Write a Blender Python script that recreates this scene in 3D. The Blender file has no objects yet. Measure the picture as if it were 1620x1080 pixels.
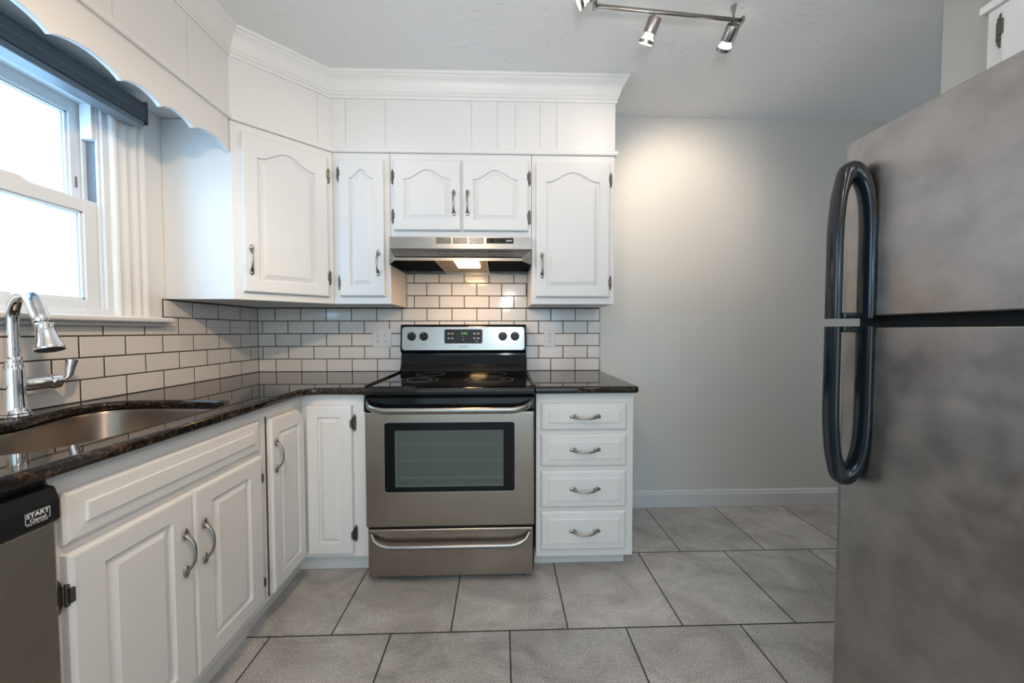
import bpy, bmesh, math, random
from mathutils import Vector, Matrix
C = bpy.context.scene.collection
PI = math.pi
rnd = random.Random(7)

# ------------------------------------------------------------------ camera
cd = bpy.data.cameras.new('camera'); cam = bpy.data.objects.new('camera', cd); C.objects.link(cam)
F_PX, YAW, PITCH, ROLL = 556.0, .0296, .0305, -.0012
cd.sensor_width = 36; cd.sensor_fit = 'HORIZONTAL'; cd.lens = F_PX/1620*36; cd.clip_start = .02
fw = Vector((math.sin(YAW)*math.cos(PITCH), math.cos(YAW)*math.cos(PITCH), -math.sin(PITCH)))
rt = Vector((math.cos(YAW), -math.sin(YAW), 0)); up = rt.cross(fw)
rt, up = math.cos(ROLL)*rt+math.sin(ROLL)*up, -math.sin(ROLL)*rt+math.cos(ROLL)*up
cam.matrix_world = Matrix(((rt.x, up.x, -fw.x, 1.4955), (rt.y, up.y, -fw.y, -2.2017), (rt.z, up.z, -fw.z, 1.1322), (0, 0, 0, 1)))
sc = bpy.context.scene; sc.camera = cam

# ------------------------------------------------------------------ world, lights, exposure
sc.view_settings.view_transform = 'Standard'; sc.view_settings.look = 'None'
sc.view_settings.gamma = 1; sc.view_settings.use_curve_mapping = False
sc.view_settings.exposure = -0.17
sc.cycles.use_denoising = True; sc.cycles.max_bounces = 8; sc.cycles.diffuse_bounces = 5; sc.cycles.glossy_bounces = 5
sc.cycles.sample_clamp_indirect = 6; sc.cycles.caustics_reflective = False; sc.cycles.caustics_refractive = False
w = bpy.data.worlds.new('overcast_sky'); sc.world = w; w.use_nodes = True
bg = w.node_tree.nodes['Background']; bg.inputs[0].default_value = (.60, .86, 1, 1); bg.inputs[1].default_value = 2.5

def lamp(name, kind, loc, energy, color, size=.1, aim=None, size_y=None, portal=False, spot=None):
    l = bpy.data.lights.new(name, kind); l.energy = energy; l.color = color
    if kind == 'AREA':
        l.size = size
        if size_y: l.shape = 'RECTANGLE'; l.size_y = size_y
        l.cycles.is_portal = portal
    else: l.shadow_soft_size = size
    if spot: l.spot_size = spot; l.spot_blend = .9
    o = bpy.data.objects.new(name, l); C.objects.link(o); o.location = loc
    if aim is not None: o.rotation_euler = (Vector(aim)-Vector(loc)).to_track_quat('-Z', 'Y').to_euler()
    return o
WARM = (1, .82, .65)
# daylight through the kitchen window, plus added unseen fill lights behind the camera and at far right
lamp('window_daylight', 'AREA', (-.20, -1.2, 1.6), 15.5, (.31, .62, 1), .78, aim=(1, -1.15, 1.35), size_y=.74)
lamp('rear_cool_fill', 'AREA', (1.4, -4.42, 1.2), 9.2, (.83, .91, 1), 2.3, aim=(1.4, 0, 1.2), size_y=2.1)
lamp('right_side_fill', 'AREA', (5.34, -1.1, 1.5), 13, (.80, .90, 1), 1.4, aim=(2, -1.1, 1.2), size_y=1.4)
# ceiling lamps of the room, an added warm fill at the rear, and the photographer's flash above the camera
lamp('ceiling_lamp_glow', 'POINT', (1.2, -1.95, 2.12), 18.8, (1, .71, .455), .05)
lamp('rear_warm_fill', 'POINT', (2.6, -3.0, 2.1), 17.5, (1, .69, .59), .12)
lamp('sink_spotlight_glow', 'SPOT', (1.2, -1.95, 2.12), 51, (1, .76, .51), .05, aim=(0, -.95, 1.05), spot=1.25)
lamp('bounced_flash', 'SPOT', (1.6, -2.25, 1.55), 28, (.96, .94, .97), .05, aim=(1.75, -1.1, 2.45), spot=1.9)
lamp('camera_flash', 'POINT', (1.55, -2.28, 1.46), 7.9, (.80, .94, 1), .05)

# ------------------------------------------------------------------ materials
def mat(name, col=(.8, .8, .8), rough=.5, metal=0, **k):
    m = bpy.data.materials.new(name); m.use_nodes = True
    b = m.node_tree.nodes['Principled BSDF']
    b.inputs['Base Color'].default_value = (*col, 1); b.inputs['Roughness'].default_value = rough; b.inputs['Metallic'].default_value = metal
    for a, v in k.items():
        b.inputs[a].default_value = v
    return m
def nodes(m): return m.node_tree.nodes, m.node_tree.links, m.node_tree.nodes['Principled BSDF']
def noise(m, scale, detail=3, vec=(1, 1, 1), rough=.5, rot=(0, 0, 0)):
    n, l, b = nodes(m)
    tc = n.new('ShaderNodeTexCoord'); mp = n.new('ShaderNodeMapping'); mp.inputs['Scale'].default_value = vec; mp.inputs['Rotation'].default_value = rot
    t = n.new('ShaderNodeTexNoise'); t.inputs['Scale'].default_value = scale; t.inputs['Detail'].default_value = detail; t.inputs['Roughness'].default_value = rough
    l.new(tc.outputs['Object'], mp.inputs[0]); l.new(mp.outputs[0], t.inputs['Vector']); return t
def ramp(m, src, stops, out=None):
    n, l, b = nodes(m); r = n.new('ShaderNodeValToRGB'); e = r.color_ramp.elements
    while len(e) < len(stops): e.new(.5)
    for i, (p, c) in enumerate(stops): e[i].position = p; e[i].color = (*c, 1) if len(c) == 3 else c
    l.new(src.outputs[0], r.inputs[0])
    if out: l.new(r.outputs[0], b.inputs[out])
    return r
def bump(m, src, strength, dist=.002):
    n, l, b = nodes(m); q = n.new('ShaderNodeBump'); q.inputs['Strength'].default_value = strength; q.inputs['Distance'].default_value = dist
    l.new(src.outputs[0], q.inputs['Height']); l.new(q.outputs[0], b.inputs['Normal']); return q

M = {}
M['paint'] = mat('white_cabinet_paint', (.74, .735, .725), .38)
bump(M['paint'], noise(M['paint'], 60, 3, (1, 1, .12)), .10, .001)
M['trim'] = mat('white_trim_paint', (.76, .755, .74), .4)
M['wall'] = mat('greige_wall_paint', (.60, .595, .57), .6); bump(M['wall'], noise(M['wall'], 160, 2), .12, .001)
M['ceil'] = mat('textured_ceiling_paint', (.78, .785, .79), .8)
t = noise(M['ceil'], 26, 5, (1, 1.6, 1), .65); r = ramp(M['ceil'], t, [(.56, (0, 0, 0)), (.70, (1, 1, 1))]); bump(M['ceil'], r, .45, .004)
M['vinyl'] = mat('window_vinyl', (.74, .76, .78), .35)
M['steel'] = mat('brushed_steel', (.42, .395, .37), .3, 1)
t = noise(M['steel'], 22, 4, (.6, 60, 60)); 
ramp(M['steel'], t, [(.35, (.27, .27, .27)), (.7, (.33, .33, .33))], 'Roughness')
def steelcol(m, a, b_, sc_=3):
    t = noise(m, sc_, 5, (1, 1, 1), .6); ramp(m, t, [(.3, a), (.7, b_)], 'Base Color')
steelcol(M['steel'], (.30, .255, .215), (.37, .32, .275))
M['fsteel'] = mat('smudged_fridge_steel', (.42, .4, .38), .36, 1)
steelcol(M['fsteel'], (.33, .312, .30), (.48, .445, .415), 9)
t = noise(M['fsteel'], 9, 6, (1, 1, 1), .7); ramp(M['fsteel'], t, [(.3, (.30, .30, .30)), (.7, (.46, .46, .46))], 'Roughness')
M['sinksteel'] = mat('satin_sink_steel', (.25, .215, .185), .36, 1)
M['hsteel'] = mat('bright_brushed_steel', (.36, .345, .33), .27, 1)
t = noise(M['hsteel'], 22, 4, (.6, 60, 60)); ramp(M['hsteel'], t, [(.35, (.23, .23, .23)), (.7, (.31, .31, .31))], 'Roughness')
M['chrome'] = mat('polished_chrome', (.80, .81, .83), .05, 1)
M['nickel'] = mat('brushed_nickel', (.36, .34, .32), .3, 1)
M['pewter'] = mat('aged_pewter', (.15, .138, .12), .38, .9)
M['black'] = mat('black_enamel', (.005, .006, .007), .10); nodes(M['black'])[2].inputs['Specular IOR Level'].default_value = .22
M['glassblack'] = mat('black_ceramic_glass', (.004, .005, .006), .04)
M['blackpl'] = mat('black_plastic', (.010, .011, .012), .3); nodes(M['blackpl'])[2].inputs['Specular IOR Level'].default_value = .25
M['handle'] = mat('dark_blue_black_plastic', (.006, .011, .016), .16)
M['dark'] = mat('dark_gap', (.01, .01, .01), .8)
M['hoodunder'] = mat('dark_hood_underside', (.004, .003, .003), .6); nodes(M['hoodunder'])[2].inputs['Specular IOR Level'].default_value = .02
M['ovenglass'] = mat('oven_glass', (.075, .095, .085), .08)
M['rack'] = mat('oven_rack_wire', (.16, .18, .17), .3)
M['ring'] = mat('printed_ring', (.20, .20, .20), .3)
M['white'] = mat('white_lettering', (.75, .75, .75), .5)
M['darktext'] = mat('dark_lettering', (.05, .05, .05), .5)
M['green'] = mat('green_display', (.02, .05, .02), .5); b = nodes(M['green'])[2]; b.inputs['Emission Color'].default_value = (.25, .8, .2, 1); b.inputs['Emission Strength'].default_value = .9
M['bulb'] = mat('lit_bulb', (1, 1, 1), .4); b = nodes(M['bulb'])[2]; b.inputs['Emission Color'].default_value = (1, .93, .82, 1); b.inputs['Emission Strength'].default_value = 9
M['hoodlamp'] = mat('lit_hood_lens', (1, .9, .7), .4); b = nodes(M['hoodlamp'])[2]; b.inputs['Emission Color'].default_value = (1, .82, .5, 1); b.inputs['Emission Strength'].default_value = 7
M['filter'] = mat('gold_mesh_filter', (.55, .45, .30), .4, .8)
n, l, b = nodes(M['filter']); tc = n.new('ShaderNodeTexCoord'); ck = n.new('ShaderNodeTexVoronoi'); ck.inputs['Scale'].default_value = 160
l.new(tc.outputs['Object'], ck.inputs['Vector']); ramp(M['filter'], ck, [(.2, (.70, .50, .25)), (.6, (.18, .11, .045))], 'Base Color'); bump(M['filter'], ck, .6, .002)
M['plate'] = mat('white_outlet_plastic', (.68, .69, .70), .35)
M['shade'] = mat('slate_shade_rail', (.060, .066, .072), .45)
M['shadelight'] = mat('grey_shade_rail', (.14, .155, .17), .4)
M['tile'] = mat('white_glazed_tile', (.72, .69, .66), .09)
M['grout'] = mat('dark_grout', (.045, .04, .038), .9)
M['branch'] = mat('glare_paled_bark', (.5, .48, .46), .9)  # bark colour lightened to imitate overexposed glare outside
M['ground'] = mat('snowy_ground', (.7, .7, .7), .9)
M['baseboard'] = mat('baseboard_paint', (.62, .63, .64), .4)
# granite
M['granite'] = mat('dark_brown_granite', (.02, .015, .012), .035)
t = noise(M['granite'], 62, 6, (1, 1, 1), .78)
ramp(M['granite'], t, [(.42, (.004, .004, .004)), (.52, (.014, .010, .007)), (.60, (.065, .036, .018)), (.72, (.17, .13, .10))], 'Base Color')
# glass
g = bpy.data.materials.new('window_glass'); g.use_nodes = True; n = g.node_tree.nodes; l = g.node_tree.links; n.clear()
o = n.new('ShaderNodeOutputMaterial'); mx = n.new('ShaderNodeMixShader'); tr = n.new('ShaderNodeBsdfTransparent'); gl = n.new('ShaderNodeBsdfGlossy')
gl.inputs['Roughness'].default_value = .02; mx.inputs[0].default_value = .05; tr.inputs[0].default_value = (.97, .99, 1, 1)
l.new(tr.outputs[0], mx.inputs[1]); l.new(gl.outputs[0], mx.inputs[2]); l.new(mx.outputs[0], o.inputs[0]); M['glass'] = g
# floor tiles: 443 x 445 mm, running bond
M['floor'] = mat('grey_stone_tile', (.25, .24, .23), .42)
n, l, b = nodes(M['floor'])
tc = n.new('ShaderNodeTexCoord'); mp = n.new('ShaderNodeMapping')
TW_, TD_ = .4436, .4473
mp.inputs['Location'].default_value = (-.6365+TW_*10, .9074+TD_*8, 0)   # joint of odd rows at x=.6365, row edge at y=-.9074
br = n.new('ShaderNodeTexBrick'); br.offset = .5; br.offset_frequency = 2; br.squash = 1
br.inputs['Scale'].default_value = 1; br.inputs['Brick Width'].default_value = TW_; br.inputs['Row Height'].default_value = TD_
br.inputs['Mortar Size'].default_value = .0028; br.inputs['Mortar Smooth'].default_value = .1; br.inputs['Bias'].default_value = 0
br.inputs['Color1'].default_value = (.86, .86, .86, 1); br.inputs['Color2'].default_value = (1.08, 1.06, 1.03, 1); br.inputs['Mortar'].default_value = (0, 0, 0, 1)
l.new(tc.outputs['Object'], mp.inputs[0]); l.new(mp.outputs[0], br.inputs[0])
n1 = noise(M['floor'], 3.4, 10, (1, 1.5, 1), .66, (0, 0, .6)); r1 = ramp(M['floor'], n1, [(.32, (.33, .312, .29)), (.68, (.59, .57, .545))])
n1.inputs['Distortion'].default_value = 1.2
n2 = noise(M['floor'], 170, 4, (1, 1, 1), .8); r2 = ramp(M['floor'], n2, [(.36, (.62, .62, .62)), (.64, (1.36, 1.36, 1.36))])
m1 = n.new('ShaderNodeMixRGB'); m1.blend_type = 'MULTIPLY'; m1.inputs[0].default_value = 1; l.new(r1.outputs[0], m1.inputs[1]); l.new(r2.outputs[0], m1.inputs[2])
m2 = n.new('ShaderNodeMixRGB'); m2.blend_type = 'MULTIPLY'; m2.inputs[0].default_value = 1; l.new(m1.outputs[0], m2.inputs[1]); l.new(br.outputs['Color'], m2.inputs[2])
m3 = n.new('ShaderNodeMixRGB'); l.new(br.outputs['Fac'], m3.inputs[0]); l.new(m2.outputs[0], m3.inputs[1]); m3.inputs[2].default_value = (.022, .020, .018, 1)
l.new(m3.outputs[0], b.inputs['Base Color'])
inv = n.new('ShaderNodeMath'); inv.operation = 'SUBTRACT'; inv.inputs[0].default_value = 1; l.new(br.outputs['Fac'], inv.inputs[1])
mm = n.new('ShaderNodeMath'); mm.operation = 'MULTIPLY_ADD'; l.new(n1.outputs[0], mm.inputs[0]); mm.inputs[1].default_value = .9; l.new(inv.outputs[0], mm.inputs[2]); bump(M['floor'], mm, .35, .003)

# ------------------------------------------------------------------ mesh helpers
class MB:
    def __init__(s): s.v = []; s.f = []
    def add(s, vs, fs):
        k = len(s.v); s.v += [tuple(p) for p in vs]; s.f += [tuple(i+k for i in f) for f in fs]; return s
    def box(s, x0, x1, y0, y1, z0, z1):
        x0, x1 = min(x0, x1), max(x0, x1); y0, y1 = min(y0, y1), max(y0, y1); z0, z1 = min(z0, z1), max(z0, z1)
        return s.add([(x0, y0, z0), (x1, y0, z0), (x1, y1, z0), (x0, y1, z0), (x0, y0, z1), (x1, y0, z1), (x1, y1, z1), (x0, y1, z1)],
                     [(0, 3, 2, 1), (4, 5, 6, 7), (0, 1, 5, 4), (1, 2, 6, 5), (2, 3, 7, 6), (3, 0, 4, 7)])
    def prism(s, poly, z0, z1, axis='z'):
        n = len(poly)
        def P(a, b, c): return {'z': (a, b, c), 'x': (c, a, b), 'y': (a, c, b)}[axis]
        return s.add([P(a, b, z0) for a, b in poly]+[P(a, b, z1) for a, b in poly],
                     [tuple(range(n))[::-1], tuple(range(n, 2*n))]+[(i, (i+1) % n, n+(i+1) % n, n+i) for i in range(n)])
    def loops(s, L, cap0=True, cap1=True, closed=True):
        n = len(L[0]); vs = [p for q in L for p in q]; fs = []
        for k in range(len(L)-1):
            for i in range(n if closed else n-1):
                fs.append((k*n+i, k*n+(i+1) % n, (k+1)*n+(i+1) % n, (k+1)*n+i))
        if cap0: fs.append(tuple(range(n))[::-1])
        if cap1: fs.append(tuple((len(L)-1)*n+i for i in range(n)))
        return s.add(vs, fs)
    def tube(s, pts, r, n=12, ry=None, cap=True, upv=(0, 0, 1)):
        pts = [Vector(p) for p in pts]; m = len(pts)
        R_ = r if isinstance(r, (list, tuple)) else [r]*m
        RY = ry if isinstance(ry, (list, tuple)) else ([ry]*m if ry else R_)
        L = []; u = Vector(upv)
        for i, p in enumerate(pts):
            t = (pts[min(i+1, m-1)]-pts[max(i-1, 0)]).normalized()
            a = u-t*u.dot(t)
            if a.length < 1e-3: a = Vector((1, 0, 0))-t*t.x
            a.normalize(); bb = t.cross(a); u = a
            L.append([p+a*math.cos(q)*R_[i]+bb*math.sin(q)*RY[i] for q in [2*PI*j/n for j in range(n)]])
        return s.loops(L, cap, cap)
    def lathe(s, prof, o=(0, 0, 0), ax=(0, 0, 1), n=20):
        o = Vector(o); ax = Vector(ax).normalized(); a = ax.orthogonal().normalized(); b_ = ax.cross(a)
        return s.loops([[o+ax*h+(a*math.cos(q)+b_*math.sin(q))*max(r, 1e-5) for q in [2*PI*j/n for j in range(n)]] for r, h in prof])
    def ball(s, c, rx, ry, rz, n=12, m=8):
        c = Vector(c); L = []
        for i in range(m+1):
            th = PI*i/m; q = max(math.sin(th), 1e-3)
            L.append([c+Vector((rx*q*math.cos(2*PI*j/n), ry*q*math.sin(2*PI*j/n), -rz*math.cos(th))) for j in range(n)])
        return s.loops(L)
    def build(s, name, m, parent=None, bevel=0, smooth=False, seg=2, loc=None):
        me = bpy.data.meshes.new(name); me.from_pydata(s.v, [], s.f); me.materials.append(m if not isinstance(m, str) else M[m])
        bm = bmesh.new(); bm.from_mesh(me); bmesh.ops.recalc_face_normals(bm, faces=bm.faces); bm.to_mesh(me); bm.free()
        ob = bpy.data.objects.new(name, me); C.objects.link(ob)
        if parent is not None: ob.parent = parent
        if loc: ob.location = loc
        if bevel:
            md = ob.modifiers.new('bevel', 'BEVEL'); md.width = bevel; md.segments = seg; md.limit_method = 'ANGLE'; md.angle_limit = .6
            md.harden_normals = False
        if smooth:
            for p in me.polygons: p.use_smooth = True
        return ob
def smooth_by_angle(ob, ang=.7):
    me = ob.data; bm = bmesh.new(); bm.from_mesh(me)
    for e in bm.edges:
        if len(e.link_faces) == 2: e.smooth = e.calc_face_angle(0) < ang
    bm.to_mesh(me); bm.free()
    for p in me.polygons: p.use_smooth = True
    return ob
def thing(name, label, cat, loc=(0, 0, 0), rz=0, group=None):
    o = bpy.data.objects.new(name, None); C.objects.link(o); o.location = loc; o.rotation_euler = (0, 0, rz); o.empty_display_size = .05
    o['label'] = label; o['category'] = cat
    if group: o['group'] = group
    return o
def tag(o, label, cat, group=None):
    o['label'] = label; o['category'] = cat
    if group: o['group'] = group
    return o
def struct(o): o['kind'] = 'structure'; return o
def curve_sheet(name, polys, z0, z1, m, parent=None, bev=.004, mtx=None):
    """plate of constant thickness with holes and a rounded edge"""
    cu = bpy.data.curves.new(name, 'CURVE'); cu.dimensions = '2D'; cu.fill_mode = 'BOTH'
    for poly in polys:
        sp = cu.splines.new('POLY'); sp.points.add(len(poly)-1); sp.use_cyclic_u = True
        for i, (a, b_) in enumerate(poly): sp.points[i].co = (a, b_, 0, 1)
    cu.extrude = (z1-z0)/2-bev; cu.bevel_depth = bev; cu.bevel_resolution = 3; cu.offset = -bev
    t_ = bpy.data.objects.new('temporary', cu); C.objects.link(t_)
    dg = bpy.context.evaluated_depsgraph_get(); me = bpy.data.meshes.new_from_object(t_.evaluated_get(dg))
    bpy.data.objects.remove(t_); bpy.data.curves.remove(cu)
    me.transform(Matrix.Translation((0, 0, (z0+z1)/2)))
    if mtx: me.transform(mtx)
    me.name = name; me.materials.clear(); me.materials.append(M[m])
    ob = bpy.data.objects.new(name, me); C.objects.link(ob)
    if parent is not None: ob.parent = parent
    return smooth_by_angle(ob, .5)
def text(name, body, size, m, mtx, parent, depth=.0004, bold=0):
    cu = bpy.data.curves.new(name, 'FONT'); cu.body = body; cu.size = size; cu.extrude = depth; cu.align_x = 'CENTER'; cu.align_y = 'CENTER'; cu.offset = bold; cu.resolution_u = 2
    t_ = bpy.data.objects.new('temporary', cu); C.objects.link(t_)
    dg = bpy.context.evaluated_depsgraph_get(); me = bpy.data.meshes.new_from_object(t_.evaluated_get(dg))
    bpy.data.objects.remove(t_); bpy.data.curves.remove(cu)
    me.transform(mtx); me.materials.clear(); me.materials.append(M[m])
    ob = bpy.data.objects.new(name, me); C.objects.link(ob); ob.parent = parent; return ob
def front(x, y, z, rz=0):   # lettering that stands upright and faces -y (before rz)
    return Matrix.Translation((x, y, z)) @ Matrix.Rotation(rz, 4, 'Z') @ Matrix.Rotation(PI/2, 4, 'X')
def rounded(pts, rad, n=6):
    out = []; N = len(pts); rad = rad if isinstance(rad, (list, tuple)) else [rad]*N
    for i in range(N):
        p = Vector(pts[i]); a = Vector(pts[i-1])-p; b_ = Vector(pts[(i+1) % N])-p; r_ = rad[i]
        if r_ <= 0: out.append(tuple(p)); continue
        la, lb = a.normalized(), b_.normalized(); ang = la.angle(lb); d = r_/math.tan(ang/2)
        s_, e_ = p+la*d, p+lb*d; c = p+(la+lb).normalized()*(r_/math.sin(ang/2))
        v0, v1 = s_-c, e_-c; tot = v0.angle_signed(v1)
        for k in range(n+1):
            q = -tot*k/n; v = Vector((v0.x*math.cos(q)-v0.y*math.sin(q), v0.x*math.sin(q)+v0.y*math.cos(q))); out.append(tuple(c+v))
    return out

# ------------------------------------------------------------------ the room
CEIL = 2.455; XR = 5.4; YB = -4.5
floor = struct(MB().box(-.12, XR, YB, .12, -.08, 0).build('floor', 'floor'))
struct(MB().box(-.12, XR, YB, .12, CEIL, CEIL+.08).build('ceiling', 'ceil'))
struct(MB().box(-.12, XR, 0, .12, 0, CEIL).build('wall_back', 'wall'))
# left wall with the window opening y -.80..-1.60, z 1.19..2.00
WY0, WY1, WZ0, WZ1 = -.80, -1.60, 1.19, 2.0
mb = MB().box(-.12, 0, YB, WY1, 0, CEIL).box(-.12, 0, WY0, 0, 0, CEIL).box(-.12, 0, WY1, WY0, 0, WZ0).box(-.12, 0, WY1, WY0, WZ1, CEIL)
struct(mb.build('wall_left', 'trim'))
struct(MB().box(3.25, 3.37, YB, -.82, 0, CEIL).build('wall_right', 'wall'))
struct(MB().box(XR, XR+.1, YB, .12, 0, CEIL).build('wall_far_right', 'wall'))
mb = MB().box(-.12, .2, YB-.1, YB, 0, CEIL).box(2.6, XR, YB-.1, YB, 0, CEIL).box(.2, 2.6, YB-.1, YB, 2.25, CEIL)  # unseen opening added here to let in fill light
struct(mb.build('wall_rear', 'wall'))
# baseboard on the back wall
mb = MB().prism([(-.0, 0), (-.014, 0), (-.014, .082), (-.010, .088), (-.010, .096), (-.006, .104), (0, .108)], 2.10, XR, 'x')
struct(mb.build('baseboard_back', 'baseboard'))
struct(MB().prism([(3.25, 0), (3.236, 0), (3.236, .09), (3.25, .10)], -1.1, -.82, 'y').build('baseboard_right', 'baseboard'))

# outside the window
def tree():
    r_ = thing('bare_tree', 'bare tree outside with bark paled to imitate glare, beyond the kitchen window glass', 'tree', (-6.5, .2, -1.0))
    mb = MB()
    def br_(p, d, L, r, k):
        q = p+d*L; m = (p+q)/2+Vector((rnd.uniform(-1, 1), rnd.uniform(-1, 1), rnd.uniform(-1, 1)))*L*.08
        mb.tube([p, m, q], [r, r*.8, r*.6], 5)
        if k:
            for _ in range(3):
                e = (d+Vector((rnd.uniform(-.7, .7), rnd.uniform(-.8, .8), rnd.uniform(-.3, .6)))).normalized(); br_(q, e, L*.72, r*.55, k-1)
    br_(Vector((0, 0, 0)), Vector((0, 0, 1)), 1.7, .05, 5)
    mb.build('branches', 'branch', r_)
tree()
struct(MB().box(-30, -.2, -20, 20, -1.1, -1.0).build('ground', 'ground'))

# ------------------------------------------------------------------ tiled backsplash
TW, TH, Z0 = .15399, .07779, .882
def tiles(name, u0, u1, z0, z1, joint_even, to_world, zmin=None):
    """joint_even: u of one joint in even rows"""
    mb = MB(); g = .0024
    k = 0
    while Z0+k*TH < z1-.004:
        a, b_ = max(z0, Z0+k*TH+g), min(z1, Z0+(k+1)*TH-g)
        if b_-a > .004:
            j = joint_even+(TW/2 if k % 2 else 0)
            i = math.floor((u0-j)/TW)-1
            while j+i*TW < u1:
                c, d = max(u0+.0005, j+i*TW+g), min(u1-.0005, j+(i+1)*TW-g)
                if d-c > .006:
                    e = .0016
                    L = [[(c, a), (d, a), (d, b_), (c, b_)], [(c, a), (d, a), (d, b_), (c, b_)], [(c+e, a+e), (d-e, a+e), (d-e, b_-e), (c+e, b_-e)]]
                    mb.loops([[to_world(u, z, h) for u, z in q] for q, h in zip(L, (0, .0062, .0075))], cap0=False)
                i += 1
        k += 1
    ob = mb.build(name, 'tile'); return struct(ob)
back = lambda u, z, h: (u, -h, z)
left = lambda u, z, h: (h, -u, z)
tiles('wall_back_tiles', .008, 2.113, .882, 1.2745, .110, back)
tiles('wall_back_tiles_above_range', .913, 1.654, 1.2755, 1.62, .110, back)
tiles('wall_left_tiles', .008, 2.1, .882, 1.152, .1495-TW/2+.0005 if False else .1495, left)
tiles('wall_left_tiles_beside_sill', .008, .603, 1.1525, 1.2745, .1495, left)
mb = MB().box(.0, 2.113, -.0058, 0, .86, 1.2745).box(.913, 1.654, -.0058, 0, 1.2745, 1.62)
struct(mb.build('wall_back_grout', 'grout'))
mb = MB().box(0, .0058, -2.1, -.0059, .86, 1.152).box(0, .0058, -.603, -.0059, 1.152, 1.2745)
struct(mb.build('wall_left_grout', 'grout'))

# ------------------------------------------------------------------ window
wn = bpy.data.objects.new('window_1', None); C.objects.link(wn); wn['kind'] = 'structure'
fr = MB()                                   # vinyl frame with jamb tracks
for y0, y1 in ((WY0-.018, WY0), (WY1, WY1+.018)): fr.box(-.12, .0008, y0, y1, WZ0, WZ1)
fr.box(-.12, 0, WY1+.018, WY0-.018, WZ1-.03, WZ1).box(-.12, 0, WY1+.018, WY0-.018, WZ0, WZ0+.022)
for s, y in ((-1, WY0), (1, WY1)):
    fr.box(-.062, -.056, y+s*.018, y+s*.034, WZ0, WZ1).box(-.018, -.010, y+s*.018, y+s*.026, WZ0, WZ1)
fr.build('window_frame', 'vinyl', wn, .002)
MB().box(-.055, -.02, WY0-.0205, WY0-.018, 1.61, 1.84).box(-.055, -.02, WY1+.018, WY1+.0205, 1.61, 1.84).build('balance_slot', 'shadelight', wn)
MB().box(-.054, -.012, WY0-.040, WY0-.018, 1.84, 1.97).build('balance_cover', 'vinyl', wn, .002)
def sash(name, x0, x1, z0, z1, st, bot, top, inset):
    mb = MB(); ya, yb = WY1+.02+inset, WY0-.02-inset
    mb.box(x0, x1, ya, ya+st, z0, z1).box(x0, x1, yb-st, yb, z0, z1).box(x0, x1, ya+st, yb-st, z0, z0+bot).box(x0, x1, ya+st, yb-st, z1-top, z1)
    xm = (x0+x1)/2; q = .008                # stepped glazing bead
    for e in (x0+.010, x1-.010):
        mb.box(e-.003, e+.003, ya+st, ya+st+q, z0+bot, z1-top).box(e-.003, e+.003, yb-st-q, yb-st, z0+bot, z1-top)
        mb.box(e-.003, e+.003, ya+st, yb-st, z0+bot, z0+bot+q).box(e-.003, e+.003, ya+st, yb-st, z1-top-q, z1-top)
    s_ = mb.build(name, 'vinyl', wn, .0015)
    MB().box(xm-.002, xm+.002, ya+st-.004, yb-st+.004, z0+bot-.004, z1-top+.004).build('window_pane', 'glass', s_)
    return s_
sash('upper_sash', -.098, -.066, 1.565, 1.972, .042, .04, .045, .0)
ls = sash('lower_sash', -.052, -.020, 1.205, 1.612, .046, .042, .046, .0)
MB().prism([(-1.13, 1.612), (-1.11, 1.626), (-1.03, 1.626), (-1.005, 1.612)], -.05, -.024, 'x').build('sash_lock', 'vinyl', ls, .002)
MB().box(-.0665, -.064, -.850, -.844, 1.66, 1.70).build('tilt_latch', 'nickel', wn)
# fluted casing, stool and apron
def casing(mirror):
    prof = [(0, 0), (.000, .010), (.006, .018), (.014, .020), (.020, .014), (.030, .010), (.040, .014), (.046, .019), (.052, .019), (.058, .013), (.068, .009), (.078, .013), (.084, .018), (.092, .018), (.097, .012), (.104, .012), (.108, .022), (.116, .024), (.120, .020), (.120, 0)]
    P = [((WY0+u) if not mirror else (WY1-u), x) for u, x in prof]
    return P
mb = MB()
for mrr in (0, 1):
    P = casing(mrr); mb.loops([[(x, y, z) for y, x in P] for z in (1.1895, 2.06)])
mb.box(0, .020, WY1, WY0, 2.0, 2.06)
smooth_by_angle(mb.build('window_casing', 'trim', wn), .9)
MB().box(-.0, .058, -1.80, -.603, 1.168, 1.190).build('window_sill', 'trim', wn, .008, seg=4)
MB().prism([(.0, 1.152), (.026, 1.152), (.030, 1.158), (.030, 1.168), (0, 1.168)], -1.78, -.623, 'y').build('window_apron', 'trim', wn, .001)

# roller shade in its cassette
sh = thing('window_shade', 'slate grey shade headrail drawn fully up at the top of the window', 'window blind', (.062, -1.2, 1.95))
MB().prism([(-.04, .010), (-.04, .085), (.022, .085), (.028, .07), (.028, .012), (.02, .008)], -.462, .462, 'y').build('headrail', 'shade', sh, .002)
MB().box(-.034, .026, -.455, .455, -.012, .009).build('bottom_rail', 'shadelight', sh, .004)
for s in (-1, 1): MB().box(-.04, .030, s*.462, s*.466, .0, .090).build('end_cap', 'shade', sh, .001)
MB().box(.0275, .0295, -.455, .455, .040, .043).build('fabric_edge', 'shadelight', sh)

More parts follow.
